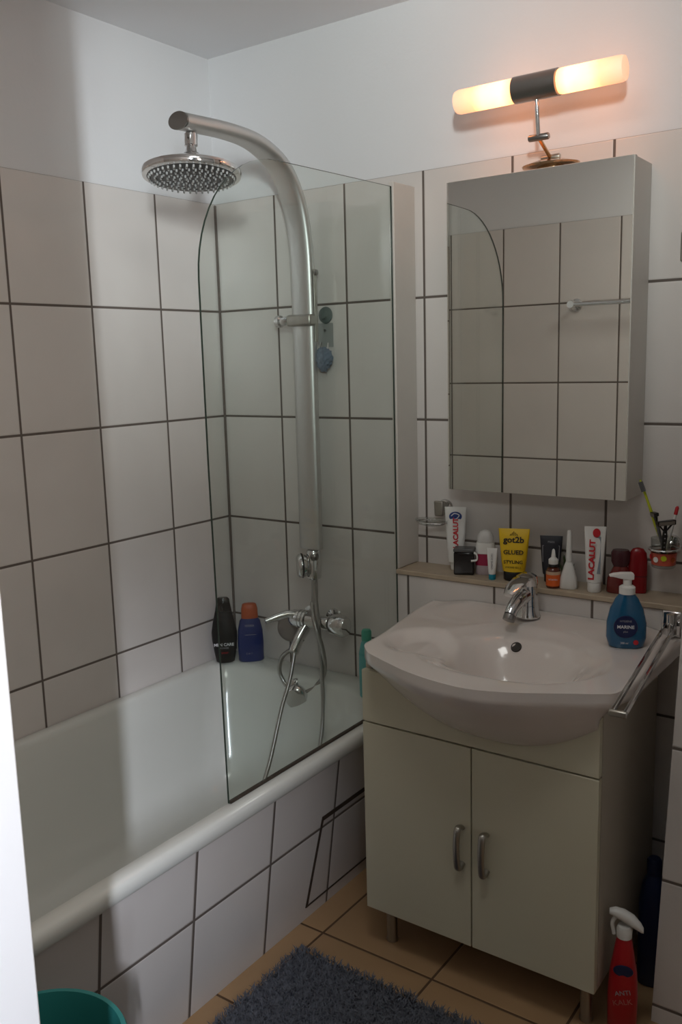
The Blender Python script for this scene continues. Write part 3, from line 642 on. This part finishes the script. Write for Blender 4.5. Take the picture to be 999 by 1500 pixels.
t = thing('dropper_bottle', 'small brown bottle with orange label and white dropper cap', 'dropper bottle', (1.137,-.088,LZ), .35)
t.scale = (1, 1, 1.12)
bm = bmesh.new(); lathe(bm, [(.0155,0),(.017,.002),(.017,.036),(.014,.043),(.009,.046)], seg=28); link('glass_body', bm, m_brownglass, t, smooth=True)
bm = bmesh.new(); lathe(bm, [(.01735,.005),(.01735,.030)], seg=28, cap=False); link('label', bm, m_orlab, t, smooth=True)
bm = bmesh.new(); lathe(bm, [(.01745,.030),(.01745,.037)], seg=28, cap=False); link('label_top', bm, mat('beige label', (.6,.42,.28), .5), t, smooth=True)
bm = bmesh.new(); lathe(bm, [(.0115,.0465),(.0115,.052)], seg=24); link('collar_ring', bm, m_black, t, smooth=True)
bm = bmesh.new(); lathe(bm, [(.0115,.0523),(.0115,.062),(.009,.064),(.0055,.067),(.0035,.082),(.0015,.085)], seg=24); link('dropper_cap', bm, m_white, t, smooth=True)
text('lettering', 'VITAMIN', .0055, m_txtw, t, (0,-.0178,.020))
t = thing('plant_sprig', 'dark green artificial plant sprig leaning between dropper bottle and white nozzle bottle', 'plant', (1.158,-.048,LZ))
t.scale = (1.1,1,1.2)
for k in range(16):
    bm = bmesh.new(); a = random.uniform(-1.2,1.2); h = random.uniform(.034,.070); x0 = random.uniform(-.006,.006); dx = math.sin(a)*.016; dy = random.uniform(-.010,.008)
    r = []
    for s, wv in ((0,.0012),(.3,.0034),(.65,.0030),(1,.0003)):
        p = Vector((x0+dx*s*s, dy*s, h*s)); r.append([p+Vector((wv,0,0)), p+Vector((0,.0012,0)), p+Vector((-wv,0,0)), p+Vector((0,-.0012,0))])
    loft(bm, r); link('leaf', bm, m_leaf, t, smooth=True)
bm = bmesh.new(); lathe(bm, [(.009,0),(.011,.002),(.011,.010),(.008,.013)], seg=18); link('pot', bm, m_leaf, t, smooth=True)
t = thing('nozzle_bottle', 'white cone shaped bottle with a long thin nozzle', 'bottle', (1.173,-.080,LZ), .3)
t.scale = (1, 1, 1.28)
bottle(t, [(.020,.012,0),(.0215,.0135,.002),(.020,.0125,.020),(.012,.010,.042),(.0075,.0075,.052)], m_white)
bm = bmesh.new(); lathe(bm, [(.0072,.0525),(.0066,.075),(.0058,.100),(.0045,.110),(.0035,.112)], seg=20); link('nozzle', bm, m_white, t, smooth=True)
t = thing('toothpaste_tube', 'white toothpaste tube with red lettering standing on its cap in mid ledge', 'toothpaste', (1.236,-.078,LZ), .33)
t.scale = (1.03, 1, 1.28)
t['label'] = 'white toothpaste tube with tall red lettering left of the dark red bottle'
squeeze(t, .0245, .122, .0175, .0155, .018, m_white, m_white, .95)
text('lettering', 'LACALUT', .0175, m_txtr, t, (-.006,-.0140,.062), rot=(PI/2-.10,-PI/2+.03,0), bold=.0008)
bm = bmesh.new(); loft(bm, [[(-.004+x, y, z) for x, z in ((-.002,.035),(.010,.035),(.010,.104),(-.002,.104))] for y in (-.0012,0)])
o = link('printed_stripe', bm, mat('grey blue print', (.25,.29,.33), .5), t); o.location = (.007,-.0158,.001); o.rotation_euler = (-.115,0,0)
bm = bmesh.new(); lathe(bm, [(.0,-.001),(.008,-.0008),(.0085,0)], (0,0,0), 20, 'y', cap=False); o = link('emblem', bm, m_txtr, t); o.location = (.003,-.0075,.112)
t = thing('jar_bottle', 'dark translucent red bottle with round maroon cap behind the soap bottle', 'bottle', (1.290,-.055,LZ), .3)
t.scale = (1.1, 1, 1.14)
bottle(t, [(.026,.018,0),(.029,.020,.003),(.027,.019,.030),(.018,.015,.048),(.014,.013,.056)], m_redglass)
bottle(t, [(.0150,.0135,.0565),(.0195,.017,.066),(.0200,.017,.084),(.0165,.014,.090)], m_maroon, 'cap')
t = thing('red_comb_case', 'tall flat red round topped bottle behind the soap bottle', 'bottle', (1.326,-.040,LZ), .3)
t.scale = (1, 1, 1.05)
bottle(t, [(.020,.009,0),(.0215,.010,.004),(.0215,.010,.075),(.019,.009,.092),(.012,.006,.101),(.003,.002,.1035)], m_red, e=2.4)
bmx = bmesh.new(); loft(bmx, [sell(.0219,.0104,.038,32,2.4), sell(.0219,.0104,.0395,32,2.4)], cap=False); link('cap_seam', bmx, m_maroon, t)

# wall tumbler with brushes and razors
def wall_holder(name, label, x, z, glass, band=None):
    t = thing(name, label, 'cup holder', (x, 0, z))
    bm = bmesh.new(); lathe(bm, [(.022,-.0005),(.023,-.004),(.020,-.010),(.008,-.013),(.007,-.032)], (0,0,0), 26, 'y'); link('wall_mount', bm, m_chrome, t, smooth=True)
    bm = bmesh.new(); pts = [(.033*math.cos(2*PI*i/32), -.066+.033*math.sin(2*PI*i/32), 0) for i in range(33)]; tube(bm, pts, .0026, 8, cap=False); link('ring', bm, m_chrome, t, smooth=True)
    return t
t = wall_holder('tumbler_holder', 'chrome ring holder on the wall carrying the tumbler right of the mirror', 1.392, .955, None)
t = thing('tumbler', 'printed bathroom tumbler with red and yellow band in the right wall holder', 'cup', (1.392,-.066,.912))
bm = bmesh.new(); prof = [(.0235,0),(.026,.003),(.0285,.040),(.0295,.068),(.0283,.068),(.0273,.040),(.0245,.006),(.001,.006)]; lathe(bm, prof, seg=36, cap=False); lathe(bm, [(.0235,0),(.0001,0)], seg=36, cap=False); link('cup_body', bm, m_clear, t, smooth=True)
bm = bmesh.new(); lathe(bm, [(.0266,.008),(.0287,.036)], seg=36, cap=False); link('printed_band', bm, m_rose, t, smooth=True)
for k, (a, mt_) in enumerate(((-1.9, m_white), (-1.3, m_lime), (-.6, m_orange), (-2.5, m_txtr))):
    bm = bmesh.new(); lathe(bm, [(.0001,0),(.006,.0004),(.0065,.001)], (0,0,0), 14, cap=False); o = link('printed_flower', bm, mt_, t); o.location = (.0292*math.cos(a), .0292*math.sin(a), .022+.004*(k%2)); o.rotation_euler = (PI/2, 0, a+PI/2)
def stick(name, label, cat, p0, p1): 
    t = thing(name, label, cat, p0); d = (Vector(p1)-Vector(p0)); t.rotation_euler = d.to_track_quat('Z', 'Y').to_euler(); return t, d.length
t, L_ = stick('toothbrush', 'lime green toothbrush leaning left out of the tumbler', 'toothbrush', (1.402,-.062,.926), (1.336,-.075,1.112))
bm = bmesh.new(); loft(bm, [sell(a, b, z, 16, 2.4) for a, b, z in ((.004,.003,0),(.0062,.004,.02),(.0058,.004,.06),(.0066,.0045,.09),(.005,.0035,.12),(.0036,.0028,.145),(.0040,.003,.165),(.0062,.0028,.172),(.0064,.0028,.190),(.003,.002,.197))]); link('handle', bm, m_lime, t, smooth=True)
bm = bmesh.new(); box(bm, .0015, .013, -.0045, .0045, .170, .193); link('bristles', bm, m_greyplast, t)
def razor(label, p0, p1, hm, hl, ang, w=.02):
    t, L_ = stick('razor', label, 'razor', p0, p1)
    bm = bmesh.new(); loft(bm, [sell(a, b, z*L_, 14, 2.4) for a, b, z in ((.004,.003,0),(.0058,.004,.2),(.0048,.0036,.45),(.0062,.004,.7),(.004,.003,.9),(.003,.003,1))]); link('handle', bm, hm, t, smooth=True)
    for k in range(4):
        bm = bmesh.new(); lathe(bm, [(.0016,-.0045),(.0018,-.0035)], (0,0,L_*(.45+.11*k)), 8, 'y'); link('grip_dot', bm, hl, t)
    bm = bmesh.new(); loft(bm, [[(x, y, z+L_) for y, z in ((-.006,.0),(.005,.002),(.006,.009),(-.005,.011))] for x in (-w,-w*.4,w*.4,w)]); h = link('head', bm, m_black, t, bev=.001); h.rotation_euler = (0,0,ang)
    bm = bmesh.new(); loft(bm, [[(x, y, z+L_) for y, z in ((-.0068,.002),(-.006,.002),(-.0055,.0095),(-.0064,.0095))] for x in (-w*.85,w*.85)]); b = link('blade_strip', bm, m_steel, h)
    bm = bmesh.new(); tube(bm, [(-w*.7,0,L_),(0,0,L_-.018),(w*.7,0,L_)], .0022, 8); link('yoke', bm, m_black, h)
    return t
razor('black razor with triangular yoke beside the lime toothbrush', (1.400,-.068,.922), (1.374,-.080,1.030), m_greyplast, m_steel, .2, .013)
razor('larger black razor with grey dots leaning right in the tumbler', (1.393,-.078,.922), (1.402,-.096,1.016), m_black, m_txtg, .3, .022)
t, L_ = stick('toothbrush', 'white toothbrush with a red tip behind the razors', 'toothbrush', (1.388,-.050,.922), (1.411,-.046,1.040))
bm = bmesh.new(); loft(bm, [sell(a, b, z, 12, 2.2) for a, b, z in ((.0035,.003,0),(.005,.0035,.03),(.004,.003,.08),(.0035,.003,.112))]); link('handle', bm, m_white, t, smooth=True)
bm = bmesh.new(); lathe(bm, [(.0042,.1125),(.0042,.128),(.002,.132)], seg=14); link('tip', bm, m_txtr, t, smooth=True)
# left wall soap dish
t = thing('soap_dish', 'clear glass soap dish in a chrome wall holder left of the ledge items', 'soap dish', (.782,0,.985))
bm = bmesh.new(); lathe(bm, [(.022,-.0005),(.023,-.004),(.020,-.010),(.008,-.013),(.007,-.030)], (.012,0,.012), 26, 'y'); link('wall_mount', bm, m_chrome, t, smooth=True)
bm = bmesh.new(); loft(bm, [[(x+.012, y, z+.012) for x, z in ((-.012,-.018),(.012,-.018),(.014,.022),(-.014,.022))] for y in (-.030,-.044)]); link('bracket', bm, m_steel, t, bev=.003)
bm = bmesh.new(); rg = []
for a, b, z in ((.020,.015,-.030),(.036,.024,-.026),(.046,.030,-.016),(.047,.031,-.013),(.0455,.0295,-.0135),(.034,.022,-.0225),(.018,.013,-.0265)): rg.append([(x, y-.058, z_) for x, y, z_ in sell(a, b, z, 36, 2.3)])
loft(bm, rg); link('dish', bm, m_clear, t, smooth=True)
bm = bmesh.new(); tube(bm, [(.044*math.cos(2*PI*i/32), -.058+.0285*math.sin(2*PI*i/32), -.020) for i in range(33)], .002, 8, cap=False); link('ring', bm, m_chrome, t, smooth=True)
# small metal fitting at the right edge of the back wall
t = thing('wall_hook', 'small grey metal hook high on the back wall at the right', 'hook', (1.402,-.0005,1.625))
bm = bmesh.new(); box(bm, -.014, .014, -.006, 0, -.032, .032); link('plate', bm, m_steel, t, bev=.003)
bm = bmesh.new(); tube(bm, smooth_path([(0,-.005,.0),(0,-.022,-.006),(0,-.032,.004),(0,-.032,.018)]), .004, 10); link('peg', bm, m_steel, t, smooth=True)

# front wall towel rail (seen in the mirror)
t = thing('wall_towel_bar', 'chrome towel bar seen in the mirror on the opposite wall', 'towel bar', (.585,YF,1.592))
bm = bmesh.new(); tube(bm, [(-.005,.062,0),(.60,.062,0)], .009, 16); link('bar', bm, m_chrome, t, smooth=True)
for x in (.0, .595):
    bm = bmesh.new(); lathe(bm, [(.024,.0005),(.026,.004),(.024,.010),(.010,.014),(.010,.050),(.016,.052),(.018,.062),(.014,.074)], (x,0,0), 24, 'y'); link('bracket', bm, m_chrome, t, smooth=True)

# ------------------------------------------------------------------ on the floor
t = thing('spray_bottle', 'red cleaning spray bottle with white trigger beside the cabinet', 'spray bottle', (1.444,-.445,0), .3)
t.scale = (1,1,1.05)
bottle(t, [(.026,.019,0),(.029,.022,.004),(.030,.023,.09),(.027,.021,.14),(.020,.017,.18),(.016,.014,.205),(.013,.012,.212)], m_spray, e=2.4)
bm = bmesh.new(); lathe(bm, [(.015,.2125),(.016,.228),(.013,.236)], seg=24); link('collar', bm, m_white, t, smooth=True)
bm = bmesh.new(); rg = []
for s, wdt, zc, th in ((-.030,.006,.262,.006),(-.018,.010,.262,.010),(.0,.012,.256,.013),(.018,.012,.247,.013),(.032,.010,.236,.009),(.037,.006,.231,.005)):
    rg.append([(s, wdt*math.cos(a), zc+th*math.sin(a)) for a in [2*PI*i/16 for i in range(16)]])
loft(bm, rg); link('trigger_head', bm, m_white, t, smooth=True)
bm = bmesh.new(); tube(bm, smooth_path([(-.016,0,.254),(-.024,0,.238),(-.020,0,.215)]), .004, 10); link('trigger', bm, m_white, t, smooth=True)
bm = bmesh.new(); lathe(bm, [(.0,-.0236),(.019,-.0232),(.020,-.0215)], (0,0,0), 28, 'y', cap=False); o = link('oval_label', bm, m_darkblue, t); o.location = (0,.0025,.150); o.scale = (1,1,.62)
text('lettering', 'ANTI', .014, m_txtg, t, (0,-.0236,.105), rot=(PI/2,-.25,0)); text('lettering', 'KALK', .016, mat('pink print', (.5,.16,.14), .5), t, (0,-.0238,.085), rot=(PI/2,-.25,0))
t = thing('detergent_bottle', 'dark blue bottle in the shadowed gap behind the red spray bottle', 'bottle', (1.446,-.25,0), .2)
bottle(t, [(.026,.024,0),(.030,.028,.005),(.030,.028,.20),(.024,.024,.24),(.014,.014,.262)], m_darkblue, e=2.8)
bm = bmesh.new(); lathe(bm, [(.016,.2625),(.016,.295),(.012,.300)], seg=24); link('cap', bm, m_darkblue, t, smooth=True)

# bath mat
mt = thing('bath_mat', 'shaggy blue grey bath mat on the beige floor tiles', 'bath mat', (1.03,-.955,0))
bm = bmesh.new(); RX0, RX1, RY0, RY1 = .722-1.03, 1.42-1.03, -1.45+.955, -.604+.955
NXg, NYg = 50, 60; Gd = []
for i in range(NXg+1):
    r = []
    for j in range(NYg+1):
        u, v = i/NXg, j/NYg; e = min(u, v, 1-u, 1-v); h = .012*min(1, e/.02)+.003+.002*math.sin(i*1.7+j*.9)*(e > .01)
        r.append(bm.verts.new((RX0+(RX1-RX0)*u, RY0+(RY1-RY0)*v, h)))
    Gd.append(r)
for i in range(NXg):
    for j in range(NYg): bm.faces.new((Gd[i][j], Gd[i+1][j], Gd[i+1][j+1], Gd[i][j+1]))
box(bm, RX0+.003, RX1-.003, RY0+.003, RY1-.003, .0005, .003)
link('backing', bm, m_rug, mt, smooth=True)
verts, faces = [], []
for k in range(26000):
    x = random.uniform(RX0, RX1); y = random.uniform(RY1-.46, RY1) if k < 23000 else random.uniform(RY0, RY1-.46)
    a = random.uniform(0, 2*PI); l = random.uniform(.008,.020); dx, dy = l*.6*math.cos(a), l*.6*math.sin(a); wv = .0013
    px, py = -math.sin(a)*wv, math.cos(a)*wv; z = .011; n = len(verts)
    verts += [(x+px, y+py, z), (x-px, y-py, z), (x+dx*.5-px, y+dy*.5-py, z+l*.55), (x+dx*.5+px, y+dy*.5+py, z+l*.55), (x+dx*1.1, y+dy*1.1, z+l*.75)]
    faces += [(n, n+1, n+2, n+3), (n+3, n+2, n+4)]
me = bpy.data.meshes.new('pile'); me.from_pydata(verts, [], faces); me.materials.append(m_rug)
o = bpy.data.objects.new('pile', me); C.objects.link(o); o.parent = mt; o['kind'] = 'stuff'

# teal bucket
t = thing('plastic_bucket', 'teal plastic bucket standing by the bath panel at lower left', 'bucket', (.875,-1.425,0))
t.scale = (.78,.78,1.17)
bm = bmesh.new(); lathe(bm, [(.115,0),(.120,.004),(.165,.315),(.172,.318),(.174,.330),(.170,.336),(.161,.336),(.158,.326),(.113,.008),(.001,.008)], seg=56, cap=False); lathe(bm, [(.115,0),(.0001,0)], seg=56, cap=False)
link('bucket_body', bm, m_bucket, t, smooth=True, auto=35)
bm = bmesh.new(); lathe(bm, [(.1665,.285),(.1725,.287),(.1735,.295),(.1680,.297)], seg=56, cap=False); link('rim_band', bm, m_bucket, t, smooth=True)
bm = bmesh.new(); tube(bm, smooth_path([(.172,0,.31),(.18,-.03,.30),(.14,-.13,.285),(0,-.186,.28),(-.14,-.13,.285),(-.18,-.03,.30),(-.172,0,.31)]), .004, 10); link('handle', bm, m_bucket, t, smooth=True)
